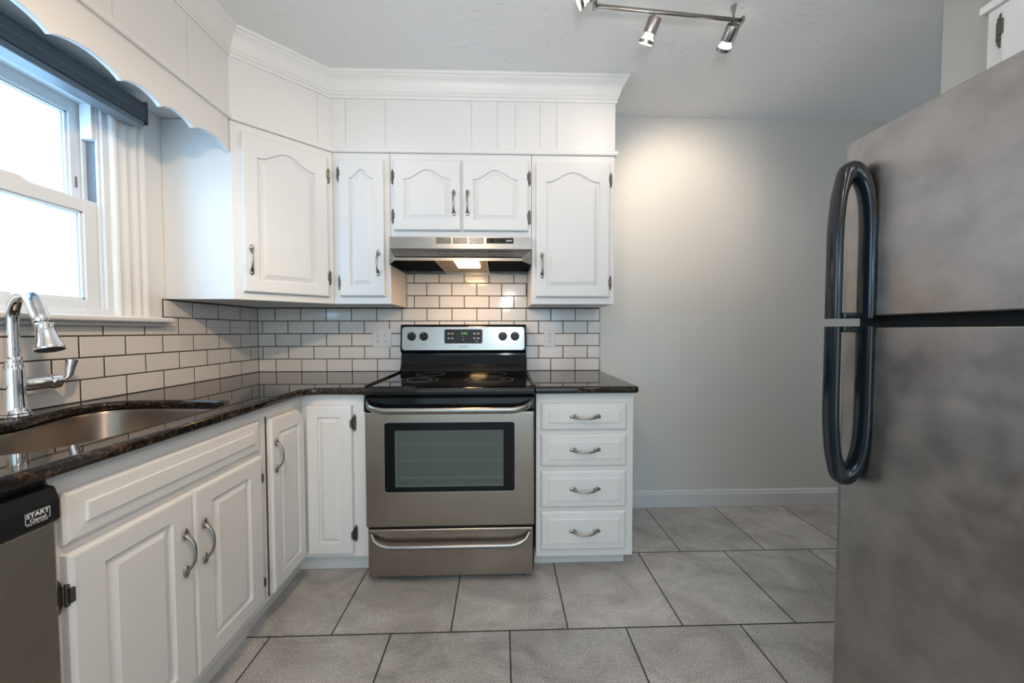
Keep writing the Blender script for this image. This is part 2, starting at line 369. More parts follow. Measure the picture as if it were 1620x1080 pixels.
# ------------------------------------------------------------------ soffit, crown and mid moulding
PATH = [(2.103, -.001), (2.103, -.31), (.61, -.31), (.30, -.587), (.30, -2.6)]
def offs(path, o):
    out = []; P = [Vector(p) for p in path]
    for i, p in enumerate(P):
        ns = []
        for a, b_ in ((i-1, i), (i, i+1)):
            if a >= 0 and b_ < len(P):
                d = (P[b_]-P[a]).normalized(); ns.append(Vector((-d.y, d.x))*-1)
        m = sum(ns, Vector((0, 0))).normalized(); k = o/max(.3, m.dot(ns[0])); out.append(p-m*k*SGN)
    return out
SGN = 1
def sweep(prof, path): # prof: (offset, z)
    L = [];
    cols = [offs(path, o) for o, z in prof]
    for i in range(len(path)): L.append([(cols[j][i].x, cols[j][i].y, prof[j][1]) for j in range(len(prof))])
    return MB().loops(L)
crown = [(-.004, 2.338), (.008, 2.338), (.010, 2.345), (.008, 2.352), (.013, 2.356), (.014, 2.365), (.018, 2.369), (.021, 2.384), (.028, 2.404), (.038, 2.420), (.047, 2.428), (.050, 2.431), (.050, 2.439), (.056, 2.443), (.058, 2.4548), (-.004, 2.4548)]
struct(smooth_by_angle(sweep(crown, PATH).build('trim_1', 'trim'), .5))
mid = [(-.002, 2.064), (.010, 2.064), (.013, 2.068), (.013, 2.082), (.010, 2.087), (-.002, 2.087)]
struct(smooth_by_angle(sweep(mid, PATH).build('trim_2', 'trim'), .5))
sof = [(.002, -.002), (2.1, -.002), (2.1, -.307), (.611, -.307), (.297, -.594), (.297, -2.6), (.002, -2.6)]
struct(MB().prism(sof, 2.066, CEIL-.001).build('wall_soffit', 'paint'))
# tongue and groove boards on the soffit face
mb = MB()
def boards(p, q, cuts):
    p, q = Vector(p), Vector(q); L = (q-p).length; d = (q-p)/L; nn = Vector((d.y, -d.x))
    cs = [0]+sorted(cuts)+[L]
    for a, b_ in zip(cs[:-1], cs[1:]):
        A, B = p+d*(a+.0008), p+d*(b_-.0008)
        mb.prism([tuple(A), tuple(B), tuple(B+nn*.0014), tuple(A+nn*.0014)], 2.085, 2.352)
boards((.30, -2.6), (.30, -.587), [2.005-x for x in (.20, .46, .86, 1.3, 1.38)])
boards((.30, -.587), (.61, -.31), [.11, .205, .35])
boards((.61, -.31), (2.103, -.31), [.075, .28, .73, .865, .96, 1.09, 1.18])
boards((2.103, -.31), (2.103, -.002), [.15])
struct(mb.build('trim_3', 'paint', None))

# scalloped valance over the sink
va = thing('scalloped_valance', 'white wooden valance with scalloped lower edge above the sink window', 'valance', (.282, -.597, 1.92))
cusps = [-.60, -.772, -.902, -1.03, -1.205, -1.37, -1.50, -1.63, -1.80]
pts = [(0, 0)]
for a, b_ in zip(cusps[:-1], cusps[1:]):
    N = 14
    for i in range(1, N+1):
        s = i/N; zz = .026*math.sin(PI*s)**.75*(1.05 if abs(a-b_) > .15 else .9)
        pts.append((a+(b_-a)*s+.597, zz+.003))
poly = [(0, .1445), (0, 0)]+pts[1:]+[(-1.4, .003), (-1.4, .1445)]
mt = Matrix(((0, 0, 1, 0), (1, 0, 0, 0), (0, 1, 0, 0), (0, 0, 0, 1)))
curve_sheet('valance_board', [poly], 0, .018, 'paint', va, .0015, mt)

# ------------------------------------------------------------------ cabinet parts (local: x across, -y front, z up)
def xs_top(w_, r_, M_=22): return [w_*(1+math.cos(PI*i/M_))/2 for i in range(M_+1)]
def outline(x0, x1, z0, ztop, rtr=0):
    """closed loop: bottom left, bottom right, top from right to left"""
    P = [(x0, z0), (x1, z0)]; w_ = x1-x0
    for i in range(23):
        s = (1+math.cos(PI*i/22))/2; x = x0+w_*s; P.append((x, ztop(s, x)))
    return P
def door(w_, h, arch=0, fx=.055, fb=.052, ft=.05, t_=.02, rtr=0, rev=.030):
    def outer(i):
        def zt(s, x):
            if rtr and x > w_-i-rtr:
                u = x-(w_-i-rtr); return h-i-rtr+math.sqrt(max(0, rtr*rtr-u*u))
            return h-i
        return outline(i, w_-i, i, zt)
    def inner(i):
        top = h-ft-i
        def zt(s, x):
            q = 2*s-1
            if arch: return top-arch+arch*(.5*(1+math.cos(PI*min(1, abs(q)*1.06))))
            if rtr and x > w_-fx-i-rtr*.0: return top
            return top
        return outline(fx+i, w_-fx-i, fb+i, zt)
    S = [(outer(0), 0), (outer(0), -t_+.006), (outer(.003), -t_+.0015), (outer(.008), -t_), (inner(0), -t_), (inner(.0015), -t_+.010), (inner(.005), -t_+.0105), (inner(rev), -t_+.001), (inner(rev+.002), -t_+.001)]
    return MB().loops([[(x, y, z) for x, z in P] for P, y in S])
def slab(w_, h, t_=.02, rim=.033):
    """drawer front: sloped rim and raised centre"""
    def R_(i): return [(i, i), (w_-i, i), (w_-i, h-i), (i, h-i)]
    S = [(R_(0), 0), (R_(0), -.008), (R_(.004), -.012), (R_(.008), -.0140), (R_(rim), -.0160), (R_(rim+.0015), -.0195), (R_(rim+.004), -t_)]
    return MB().loops([[(x, y, z) for x, z in P] for P, y in S])
def pull(parent, x, z, y, vertical=True, L=.116):
    mb = MB(); n_ = 16; P = []; R1 = []; R2 = []
    for i in range(n_+1):
        s = -1+2*i/n_; a = s*L/2*.92
        out = .026*(1-abs(s)**2.6)
        if i == 0 or i == n_: out = .001
        sway = .006*(1-s*s)
        P.append((x-(sway if not vertical else 0), y-.002-out, z+a) if vertical else (x+a, y-.002-out, z-sway))
        e = abs(s)
        R1.append(.0042+.0045*max(0, (e-.62)/.38)); R2.append(.0036)
    mb.tube(P, R1, 8, R2, upv=(1, 0, 0) if vertical else (0, 0, 1))
    for s in (-1, 1):
        if vertical: mb.ball((x, y-.0025, z+s*L/2*.9), .0095, .0045, .0165)
        else: mb.ball((x+s*L/2*.9, y-.0025, z), .0165, .0045, .0095)
    return mb.build('handle', 'nickel', parent, smooth=True)
def hinge(parent, x, z, y, side=1, m='pewter', k=1.0):
    """butterfly surface hinge; side: +1 leaf reaches to +x from the door edge at x"""
    mb = MB(); k *= 1.1
    mb.box(x+side*.001, x+side*.013*k, y-.006, y, z-.020*k, z+.020*k)
    mb.box(x+side*.003*k, x+side*.010*k, y-.0085, y-.005, z-.013*k, z+.013*k)
    for s in (-1, 1):
        mb.lathe([(0, 0), (.0062*k, 0), (.0062*k, .004), (.0035*k, .006), (0, .006)], (x+side*.007*k, y, z+s*.0245*k), (0, -1, 0), 10)
        mb.ball((x+side*.007*k, y-.003, z+s*.0315*k), .0032*k, .003, .0042*k, 8, 6)
    for s in (-1, 0, 1):
        mb.lathe([(0, -.0075*k), (.0046*k, -.0075*k), (.0050*k, 0), (.0046*k, .0075*k), (0, .0075*k)], (x-side*.001, y-.012, z+s*.0155*k), (0, 0, 1), 10)
    mb.box(x-side*.006*k, x+side*.002, y-.0232, y-.012, z-.015*k, z+.015*k)
    return mb.build('hinge', m, parent, .0006)

def wall_cabinet(label, x0, x1, y1, z0, z1, doors, depth=.308):
    """on the back wall; doors: (x0, x1, z0, z1, arch, hinge side, handle x, handle z, hinge zs)"""
    t_ = thing('wall_cabinet', label, 'cabinet', (x0, y1, z0))
    MB().box(0, x1-x0, 0, depth, 0, z1-z0-.001).build('cabinet_body', 'paint', t_, .0015)
    for (a, b_, c, d, ar, sd, hx, hz, hzs) in doors:
        dd = door(b_-a, d-c, ar).build('door', 'paint', t_, loc=(a-x0, -.0012, c-z0))
        if hx: pull(dd, hx-a, hz-c, -.02)
        for q in hzs: hinge(t_, (b_-x0 if sd > 0 else a-x0), q-z0, -.0008, sd)
    return t_
UB, UT = 1.275, 2.064
wall_cabinet('narrow white wall cabinet with one arched door between corner cabinet and range hood', .613, .910, -.31, UB, UT, [(.650, .882, 1.315, 2.022, .045, -1, .851, 1.486, (1.95, 1.385))])
wall_cabinet('short two-door white wall cabinet directly above the range hood', .912, 1.655, -.31, 1.628, UT, [(.932, 1.283, 1.660, 2.024, .048, -1, 1.246, 1.801, (1.94, 1.735)), (1.293, 1.638, 1.660, 2.024, .048, 1, 1.318, 1.802, (1.94, 1.735))])
wall_cabinet('white wall cabinet with one wide arched door right of the range hood', 1.657, 2.103, -.31, UB, UT, [(1.678, 2.073, 1.312, 2.018, .05, 1, 1.711, 1.478, (1.935, 1.39))])
# diagonal corner wall cabinet
ang = math.atan2(.277, .31)
t_ = thing('corner_wall_cabinet', 'diagonal white corner wall cabinet with one arched door beside the window', 'cabinet', (.30, -.587, UB), ang)
Minv = Matrix.Rotation(-ang, 4, 'Z') @ Matrix.Translation((-.30, .587, 0))
poly = [(.001, -.001), (.6115, -.001), (.6115, -.309), (.30, -.587), (.001, -.587)]
pl = [(Minv @ Vector((a, b_, 0))).to_2d() for a, b_ in poly]
MB().prism([tuple(p) for p in pl], 0, UT-UB-.001).build('cabinet_body', 'paint', t_, .0015)
dd = door(.355, .715, .05, .058, .055, .052).build('door', 'paint', t_, loc=(.034, -.0012, .035))
pull(dd, .03, .145, -.02)
for q in (.10, .625): hinge(t_, .034+.355, .035+q, -.0008, 1)
# cabinet above the refrigerator
t_ = thing('wall_cabinet', 'white wall cabinet over the refrigerator at the right edge', 'cabinet', (2.93, -1.18, 1.78), -PI/2)
MB().box(0, .78, 0, .319, 0, UT-1.78-.001).build('cabinet_body', 'paint', t_, .0015)
for a in (.04, .40):
    dd = door(.345, .225, 0, .05, .045, .045).build('door', 'paint', t_, loc=(a, -.0012, .03)); pull(dd, .31 if a < .1 else .035, .10, -.02)
    for q in (.055, .195): hinge(t_, a if a < .1 else a+.345, .03+q-.015, -.0008, -1 if a < .1 else 1, k=1.25)
struct(MB().box(2.935, 3.249, -1.96, -1.182, 2.066, CEIL-.001).build('wall_soffit_right', 'paint'))
struct(MB().box(2.918, 3.249, -1.96, -1.168, 2.0645, 2.087).build('trim_4', 'trim', None, .002))

# ------------------------------------------------------------------ base cabinets
KH = .10
def kick(mb, x0, x1, y, z=KH): mb.box(x0, x1, y, y+.018, 0, z)
# drawer cabinet right of the range: x 1.652..2.103, face y -.61
t_ = thing('drawer_cabinet', 'white base cabinet with four drawers right of the range', 'cabinet', (1.652, -.61, 0))
mb = MB().box(0, .450, 0, .60, .088, .850).box(.0, .44, .085, .60, 0, .088)
mb.build('cabinet_body', 'paint', t_, .0015)
for zb, zt, hz in ((.680, .803, .744), (.513, .660, .592), (.322, .493, .411), (.124, .304, .2165)):
    dd = slab(.393, zt-zb).build('drawer', 'paint', t_, .0004, loc=(.022, -.0008, zb)); pull(dd, .196+.004, hz-zb, -.02, False, .122)
# corner base cabinet, two doors meeting in the inner corner (x .605, y -.61)
t_ = thing('corner_base_cabinet', 'white L-shaped corner base cabinet with two narrow doors meeting at the corner', 'cabinet', (.605, -.61, 0))
def L2(x, y): return (x-.605, y+.61)
body = [L2(.002, -.008), L2(.888, -.008), L2(.888, -.61), L2(.605, -.61), L2(.605, -.893), L2(.002, -.893)]
kk = [L2(.002, -.008), L2(.888, -.008), L2(.888, -.535), L2(.54, -.535), L2(.54, -.893), L2(.002, -.893)]
MB().prism(body, .105, .850).prism(kk, 0, .105).build('cabinet_body', 'paint', t_, .0015)
dd = door(.200, .672, 0, .050, .050, .050, rev=.024).build('door', 'paint', t_, loc=(.022, -.0008, .128))
for q in (.72, .215): hinge(t_, .222, q, -.0008, 1)
d2 = door(.222, .672, 0, .045, .050, .062, rtr=.075, rev=.022).build('door', 'paint', t_, loc=(.0008, -.246, .128)); d2.rotation_euler = (0, 0, PI/2)
pull(d2, .022, .525, -.02)
MB().box(-.0004, .0006, -.2545, -.2475, .12, .81).build('gap', 'dark', t_)
# sink base cabinet along the left wall, front faces +x, y -1.49..-.899
t_ = thing('sink_base_cabinet', 'white sink base cabinet with false drawer front and two doors, left wall', 'cabinet', (.605, -1.495, 0), PI/2)
MB().box(0, .6005, 0, .02, .105, .850).box(0, .006, .02, .60, .105, .850).box(.5975, .6005, .02, .60, .105, .850).box(.006, .5975, .02, .60, .105, .123).box(.006, .5975, .585, .60, .123, .850).box(0, .6005, .055, .073, 0, .105).build('cabinet_body', 'paint', t_, .0015)
slab(.570, .108).build('false_drawer_front', 'paint', t_, .0004, loc=(.013, -.0008, .700))
da = door(.284, .540, 0, .062, .058, .052, rev=.026).build('door', 'paint', t_, loc=(.013, -.0008, .140))
db = door(.284, .540, 0, .062, .058, .052, rev=.026).build('door', 'paint', t_, loc=(.299, -.0008, .140))
pull(da, .284-.030, .383, -.02); pull(db, .030, .380, -.02)
hinge(t_, .0125, .600, -.0008, -1, k=.9); hinge(t_, .0125, .215, -.0008, -1, k=.9)
hinge(t_, .5835, .598, -.0008, 1, k=.9); hinge(t_, .5835, .212, -.0008, 1, k=.9)
bpy.context.view_layer.update()

# dishwasher at the frame's left edge
t_ = thing('dishwasher', 'stainless dishwasher with black control strip beside the sink cabinet', 'dishwasher', (.605, -2.096, 0), PI/2)
MB().box(.004, .596, .0, .58, .1, .848).build('tub', 'blackpl', t_)
MB().box(.006, .594, -.022, -.001, .11, .765).build('door', 'steel', t_, .004)
MB().prism([(-.001, .762), (-.022, .762), (-.029, .770), (-.029, .806), (-.020, .832), (-.001, .836)], .003, .597, 'x').build('control_panel', 'blackpl', t_, .003)
MB().box(.006, .594, .05, .06, .0, .1).build('kick_plate', 'blackpl', t_)
text('button_text', 'START', .0110, 'white', front(.5625, -.0296, .7945), t_, .0002, .0003)
text('button_text', 'Cancel', .0085, 'white', front(.5625, -.0296, .7855), t_, .0002, .0001)
text('button_text', 'Press To Go Cancel', .0036, 'white', front(.5610, -.0296, .7785), t_, .0002)
mb = MB()
for a, b_, c, d in ((.545, .580, .8005, .8009), (.545, .580, .7810, .7814), (.545, .5454, .7810, .8009), (.5796, .580, .7810, .8009)): mb.box(a, b_, -.0298, -.0288, c, d)
mb.build('button_outline', 'white', t_)

# ------------------------------------------------------------------ countertops
sink = [(.555, -.985), (.545, -.952), (.515, -.925), (.44, -.908), (.24, -.900), (.155, -.905), (.110, -.925), (.088, -.955), (.080, -1.0), (.090, -1.05), (.108, -1.10), (.128, -1.15), (.142, -1.20),
        (.128, -1.25), (.108, -1.30), (.090, -1.35), (.080, -1.40), (.088, -1.44), (.110, -1.46), (.2, -1.475), (.40, -1.475), (.48, -1.465), (.53, -1.43), (.555, -1.37), (.560, -1.30), (.562, -1.15), (.560, -1.05)]
def chaikin(P, k=2):
    for _ in range(k):
        Q = []
        for i in range(len(P)):
            a, b_ = P[i], P[(i+1) % len(P)]
            Q += [(a[0]*.75+b_[0]*.25, a[1]*.75+b_[1]*.25), (a[0]*.25+b_[0]*.75, a[1]*.25+b_[1]*.75)]
        P = Q
    return P
SK = chaikin(sink)
outer = rounded([(.0085, -.0085), (.890, -.0085), (.890, -.645), (.640, -.645), (.640, -2.105), (.0085, -2.105)], [0, 0, .004, .055, .004, 0], 8)
ct = curve_sheet('countertop', [outer, SK], .8512, .882, 'granite', None, .010)
tag(ct, 'dark brown granite L-shaped countertop with sink cutout along the left wall', 'countertop')
ct2 = curve_sheet('countertop', [rounded([(1.6455, -.0085), (2.116, -.0085), (2.116, -.648), (1.6455, -.648)], [0, 0, .018, .003], 6)], .8512, .882, 'granite', None, .010)
tag(ct2, 'short dark granite countertop over the four-drawer cabinet right of the range', 'countertop')

# sink bowl
t_ = thing('kitchen_sink', 'undermount stainless steel sink set into the dark granite counter', 'sink', (.32, -1.19, .70))
cx_, cy_ = .32, -1.19
def scl(P, k, z): return [((x-cx_)*k, (y-cy_)*k, z) for x, y in P]
L = [scl(SK, 1.008, .1503), scl(SK, .998, .1500), scl(SK, .985, .140), scl(SK, .96, .02), scl(SK, .93, .004), scl(SK, .86, 0), scl(SK, .2, -.004)]
bo = MB().loops(L, cap0=False).build('bowl', 'sinksteel', t_); smooth_by_angle(bo, .8)
md = bo.modifiers.new('solid', 'SOLIDIFY'); md.thickness = -.0015
MB().lathe([(0, 0), (.042, 0), (.042, .003), (.03, .002), (.012, .001), (0, .001)], (0, 0, -.003), (0, 0, 1), 24).build('drain', 'chrome', t_, smooth=True)

# faucet
FX, FY = .075, -1.138
t_ = thing('kitchen_faucet', 'polished chrome gooseneck faucet with pull-down spray head behind the sink', 'faucet', (FX, FY, .882))
prof = [(0, 0), (.030, 0), (.031, .004), (.028, .009), (.0285, .012), (.025, .016), (.0225, .03), (.0205, .08), (.0205, .135), (.0195, .148), (.0165, .156), (.0170, .163), (.0165, .172), (.0145, .176), (0, .176)]
smooth_by_angle(MB().lathe(prof, n=28).build('faucet_body', 'chrome', t_), .6)
d = Vector((.185, -.062, 0)).normalized(); Rr = .070
P = [(0, 0, .17), (0, 0, .21), (0, 0, .24), (0, 0, .272)]
for i in range(1, 15):
    q = PI*i/14*.84; P.append(tuple(d*(Rr*(1-math.cos(q)))+Vector((0, 0, .272+.085*math.sin(q)))))
smooth_by_angle(MB().tube(P, [.0140]*len(P), 20, upv=(1, 0, 0)).build('spout', 'chrome', t_), .9)
e = Vector(P[-1]); dr = (Vector(P[-1])-Vector(P[-2])).normalized()
c0 = Vector(P[-5])+Vector((0, 0, .003)); Q = [c0, Vector(P[-4]), Vector(P[-3]), Vector(P[-2]), e, e+dr*.028+d*.003, e+dr*.049+d*.008]
wand = MB().tube(Q, [.0150, .0160, .0168, .0172, .0175, .0177, .0178], 20, upv=(1, 0, 0)); wd = wand.build('spray_wand', 'chrome', t_, smooth=True)
dn = (dr+Vector((0, 0, -.6))).normalized(); s0 = Q[-1]
smooth_by_angle(MB().lathe([(.0, 0), (.0178, 0), (.019, .002), (.019, .005), (.0178, .008), (.0185, .028), (.0210, .048), (.0275, .067), (.0285, .072), (.0275, .075)], s0, dn, 28).build('spray_head', 'chrome', t_), .7)
MB().lathe([(0, 0), (.0255, 0), (.0245, .0015), (0, .0015)], s0+dn*.0745, dn, 24).build('spray_face', 'blackpl', t_)
hv = MB().lathe([(0, .010), (.0185, .012), (.0205, .02), (.0200, .074), (.0225, .075), (.0235, .086), (.0225, .098), (.0150, .105), (.007, .108), (0, .108)], (0, 0, .092), (0, 1, 0), 24).build('valve', 'chrome', t_); smooth_by_angle(hv, .6)
smooth_by_angle(MB().tube([(0, .102, .092), (0, .114, .093), (0, .124, .099), (0, .130, .110), (0, .134, .133), (0, .139, .156)], [.0050, .0050, .0060, .0095, .0115, .0150], 16, upv=(1, 0, 0)).build('lever', 'chrome', t_), .9)

# outlets
def outlet(label, x0, x1, gangs):
    z0, z1 = 1.032, 1.142
    t_ = thing('electrical_outlet', label, 'outlet', ((x0+x1)/2, -.0078, (z0+z1)/2)); w_ = x1-x0
    MB().box(-w_/2, w_/2, -.005, 0, -.055, .055).build('cover_plate', 'plate', t_, .0025)
    for i, gk in enumerate(gangs):
        cx = 0 if len(gangs) == 1 else (-.0235 if i == 0 else .0235)
        if gk == 'deco':
            MB().box(cx-.0165, cx+.0165, -.0068, -.004, -.033, .033).build('receptacle', 'plate', t_, .001)
        else:
            mb = MB()
            for s in (-1, 1): mb.lathe([(0, 0), (.0165, 0), (.0165, .0022), (.0155, .003), (0, .003)], (cx, -.0045, s*.019), (0, -1, 0), 24)
            mb.build('receptacle', 'plate', t_)
        mb = MB(); y = -.0069 if gk == 'deco' else -.0076
        for s in (-1, 1):
            zz = s*.019
            mb.box(cx-.0075, cx-.0048, y-.0004, y, zz+.0005, zz+.009).box(cx+.0048, cx+.0072, y-.0004, y, zz+.0015, zz+.009)
            mb.lathe([(0, 0), (.0028, 0), (.0028, .0006), (0, .0006)], (cx, y+.0002, zz-.0065), (0, -1, 0), 10)
        mb.build('slots', 'dark', t_)
        for zz in (.048, -.048): MB().lathe([(0, 0), (.003, 0), (.002, .001), (0, .001)], (cx, -.005, zz), (0, -1, 0), 10).build('screw', 'nickel', t_)
outlet('white double-gang outlet plate on the tiles left of the range', .700, .815, ('round', 'deco'))
outlet('white single outlet plate on the tiles right of the range', 1.760, 1.830, ('round',))

# ------------------------------------------------------------------ range
RX0, RX1 = .893, 1.642; RW = RX1-RX0
t_ = thing('electric_range', 'stainless electric range with black glass cooktop between the white base cabinets', 'stove', (RX0, -.655, 0))
yb = .645  # wall side in local y (world -.01)
MB().box(.003, RW-.003, .032, yb-.02, .03, .846).build('range_body', 'black', t_, .002)
for a in (.045, RW-.045): 
    for b_ in (.07, .52): MB().lathe([(0, 0), (.018, 0), (.018, .012), (.010, .014), (.010, .032), (0, .032)], (a, b_, 0), (0, 0, 1), 14).build('foot', 'blackpl', t_)
# cooktop
ck = MB().prism([(-.004, .848), (-.012, .856), (-.013, .872), (-.006, .883), (.010, .888), (.60, .888), (.60, .848)], 0, RW, 'x').build('cooktop', 'glassblack', t_, .003)
mb = MB()
for x, s in ((.008, 1), (RW-.008, -1)): mb.tube([(x, .005, .885), (x, .03, .890), (x, .58, .890)], .0075, 12, .0055)
mb.tube([(.01, .578, .894), (RW-.01, .578, .894)], .008, 12)
smooth_by_angle(mb.build('cooktop_rim', 'black', t_), .8)
def ring(cx, cy, r_):
    mb = MB(); n_ = 48; L = []
    for rr, z in ((r_-.0012, .8882), (r_+.0012, .8882)): L.append([(cx+rr*math.cos(2*PI*i/n_), cy+rr*math.sin(2*PI*i/n_), z) for i in range(n_)])
    L.append([(p[0], p[1], .8885) for p in L[1]]); L.append([(p[0], p[1], .8885) for p in L[0]]); L.append(L[0])
    mb.loops(L, False, False); return mb.build('burner_ring', 'ring', t_)
for cx, cy, r_ in ((.54, .215, .118), (.54, .215, .078), (.19, .215, .095), (.19, .215, .060), (.20, .44, .078), (.55, .45, .078)): ring(cx, cy, r_)
# backguard
bgp = [(yb, .889), (.552, .889), (.560, .905), (.575, .93), (.588, .985), (.590, 1.000), (.572, 1.006), (.568, 1.012), (.580, 1.160), (.590, 1.170), (yb, 1.172)]
bk = MB().prism([(b_, c) for b_, c in bgp], -.003, RW+.003, 'x').build('backguard', 'black', t_, .006, seg=3)
# stainless fascia, rounded corners, laid on the sloped face
ta = math.atan2(.012, .148)
fm = Matrix.Translation((RW/2, .5735, 1.086)) @ Matrix.Rotation(-ta, 4, 'X') @ Matrix.Rotation(PI/2, 4, 'X')
cp = curve_sheet('control_fascia', [rounded([(-.366, -.070), (.366, -.070), (.366, .070), (-.366, .070)], .018, 6)], 0, .004, 'hsteel', t_, .001, fm)
def onp(u, v, h=0): return fm @ Matrix.Translation((u, v, .004+h))
sx = lambda px: (px-733)/(829.5-636.5)*.732
curve_sheet('display_panel', [rounded([(-.1145, -.030), (.1125, -.030), (.1125, .055), (-.1145, .055)], .009, 5)], 0, .0015, 'blackpl', t_, .0005, onp(0, 0))
text('display_digits', '2:02', .022, 'green', onp(.004, .030, .0016), t_, .0002)
mb = MB()
bt = []
for u in (-.088, -.066): bt += [(u, .030), (u, .002)]
for u in (.065, .088): bt += [(u, .030), (u, .002)]
for u, v in bt:
    for dv in (0, -.004):
        MB().add([onp(u+a, v+b_+dv, .0018).translation for a, b_ in ((-.0065, 0), (.0065, 0), (.0065, .0022), (-.0065, .0022))], [(0, 1, 2, 3)]).build('button_legend', 'white', t_)
for u, v, q in ((-.002, -.008, .006), (-.002, .010, .003), (.078, -.018, .008)): MB().add([onp(u+a, v+b_, .0018).translation for a, b_ in ((-q, 0), (q, 0), (q, .002), (-q, .002))], [(0, 1, 2, 3)]).build('button_legend', 'white', t_)
text('brand_lettering', 'FRIGIDAIRE', .011, 'darktext', onp(-.003, -.049, .0002), t_, .0002)
for px, v in ((651.4, .013), (670.5, .013), (795, .013), (814.3, .013)):
    u = sx(px); kn = MB()
    kn.lathe([(0, 0), (.0255, 0), (.0255, .004), (.0225, .007), (.021, .018), (.019, .020), (0, .020)], (0, 0, 0), (0, 0, 1), 28)
    k_ = kn.build('knob', 'blackpl', t_); k_.data.transform(onp(u, v)); smooth_by_angle(k_, .6)
    g_ = MB().box(-.0045, .0045, -.019, .019, .019, .026).build('grip', 'blackpl', k_, .001); g_.data.transform(onp(u, v))
    g_ = MB().box(-.001, .001, .010, .018, .0262, .0266).build('pointer', 'white', k_); g_.data.transform(onp(u, v))
    mb = MB()
    for i in range(11):
        q = PI*(.5-1.7*(i/10-.5)*1.0)
        c_, s_ = math.cos(q)*.031, math.sin(q)*.031
        mb.add([onp(u+c_+a, v+s_+b_, .0003).translation for a, b_ in ((-.0012, -.0012), (.0012, -.0012), (.0012, .0012), (-.0012, .0012))], [(0, 1, 2, 3)])
    mb.add([onp(u+a, v-.048+b_, .0003).translation for a, b_ in ((-.005, -.005), (.005, -.005), (.005, -.004), (-.004, -.004), (-.004, .004), (-.005, .004))], [(0, 1, 2, 3, 4, 5)])
    mb.build('dial_marks', 'darktext', t_)
# oven door
dr_ = MB().box(.002, RW-.002, 0, .030, .262, .776).build('oven_door', 'steel', t_, .006, seg=3)
MB().prism([(.0, .7765), (-.004, .79), (-.002, .835), (.006, .846), (.030, .846), (.030, .7765)], .0, RW, 'x').build('door_top_trim', 'black', dr_, .002)
# window: rim, black glass, inner glass
fmw = lambda y: Matrix.Translation((0, y, 0)) @ Matrix.Rotation(PI/2, 4, 'X')
curve_sheet('window_trim', [rounded([(.082, .415), (.664, .415), (.664, .734), (.082, .734)], .014), rounded([(.087, .420), (.659, .420), (.659, .729), (.087, .729)], .012)], 0, .002, 'nickel', dr_, .0005, fmw(0.0))
curve_sheet('oven_window', [rounded([(.087, .420), (.659, .420), (.659, .729), (.087, .729)], .012)], 0, .001, 'black', dr_, .0003, fmw(0))
curve_sheet('window_glass', [rounded([(.132, .442), (.610, .442), (.610, .694), (.132, .694)], .003)], 0, .0006, 'ovenglass', dr_, .0001, fmw(-.001))
mb = MB()
for z in (.480, .486, .560, .632): mb.box(.150, .606, -.0021, -.0016, z, z+.0016)
mb.box(.137, .1385, -.0021, -.0016, .448, .69)
for z in (.448,): mb.box(.137, .606, -.0021, -.0016, z, z+.0012)
mb.build('rack_lines', 'rack', dr_)
def barhandle(name, parent, z_mid, z_end, out, xa, xb, ra, rb, m):
    mid_, P, R1 = (xa+xb)/2, [], []
    for i in range(41):
        s = -1+2*i/40; x = mid_+s*(xb-xa)/2
        e = max(0, (abs(s)-.74)/.26); bend = 1-math.sqrt(max(0, 1-e*e)) if e < 1 else 1
        P.append((x, -.004-out*(1-bend**1.2), z_mid+(z_end-z_mid)*bend**.8)); R1.append(1-.25*bend)
    return smooth_by_angle(MB().tube(P, [ra*k for k in R1], 14, [rb*k for k in R1], upv=(0, 0, 1)).build(name, m, parent), 1)
barhandle('handle', dr_, .792, .822, .050, .016, RW-.016, .0145, .010, 'hsteel')
# storage drawer
sd = MB().box(.010, RW-.008, .0, .030, .037, .252).build('storage_drawer', 'steel', t_, .005, seg=3)
MB().box(.012, RW-.012, .012, .031, .250, .264).build('gap', 'dark', t_)
barhandle('handle', sd, .188, .232, .026, .025, RW-.022, .012, .010, 'hsteel')

# ------------------------------------------------------------------ range hood
t_ = thing('range_hood', 'stainless under-cabinet range hood with lit lamp over the stove', 'range hood', (.912, 0, 1.478))
W_ = .743
def hp(x, y, z): return (x, y, z-1.478)
A = [hp(0, -.335, 1.624), hp(W_, -.335, 1.624), hp(W_, -.335, 1.563), hp(0, -.335, 1.563)]
B = [hp(.058, -.448, 1.492), hp(W_-.058, -.448, 1.492)]
Bb = [hp(.058, -.450, 1.478), hp(W_-.058, -.450, 1.478)]
S_ = [hp(0, -.345, 1.478), hp(W_, -.345, 1.478)]
bk_ = [hp(0, -.009, 1.624), hp(W_, -.009, 1.624), hp(0, -.009, 1.480), hp(W_, -.009, 1.480)]
mid2 = [hp(.018, -.370, 1.536), hp(W_-.018, -.370, 1.536)]
V = A+B+Bb+S_+bk_+mid2
# 0-3 A, 4,5 B, 6,7 Bb, 8,9 S, 10-13 bk, 14,15 mid
Fc = [(0, 1, 2, 3), (3, 2, 15, 14), (14, 15, 5, 4), (4, 5, 7, 6), (3, 14, 4), (3, 4, 6, 8), (2, 5, 15), (2, 9, 7, 5), (0, 3, 8, 12, 10), (1, 11, 13, 9, 2), (0, 10, 11, 1), (10, 12, 13, 11)]
hb = MB().add(V, Fc).build('hood_shell', 'hsteel', t_); md = hb.modifiers.new('solid', 'SOLIDIFY'); md.thickness = .0015; md.offset = -1
MB().add([hp(.004, -.338, 1.500), hp(.060, -.440, 1.500), hp(W_-.060, -.440, 1.500), hp(W_-.004, -.338, 1.500), hp(W_-.004, -.011, 1.500), hp(.004, -.011, 1.500)], [(0, 1, 2, 3, 4, 5)]).build('hood_underside', 'hoodunder', t_)
fx0, fx1 = .252, .503
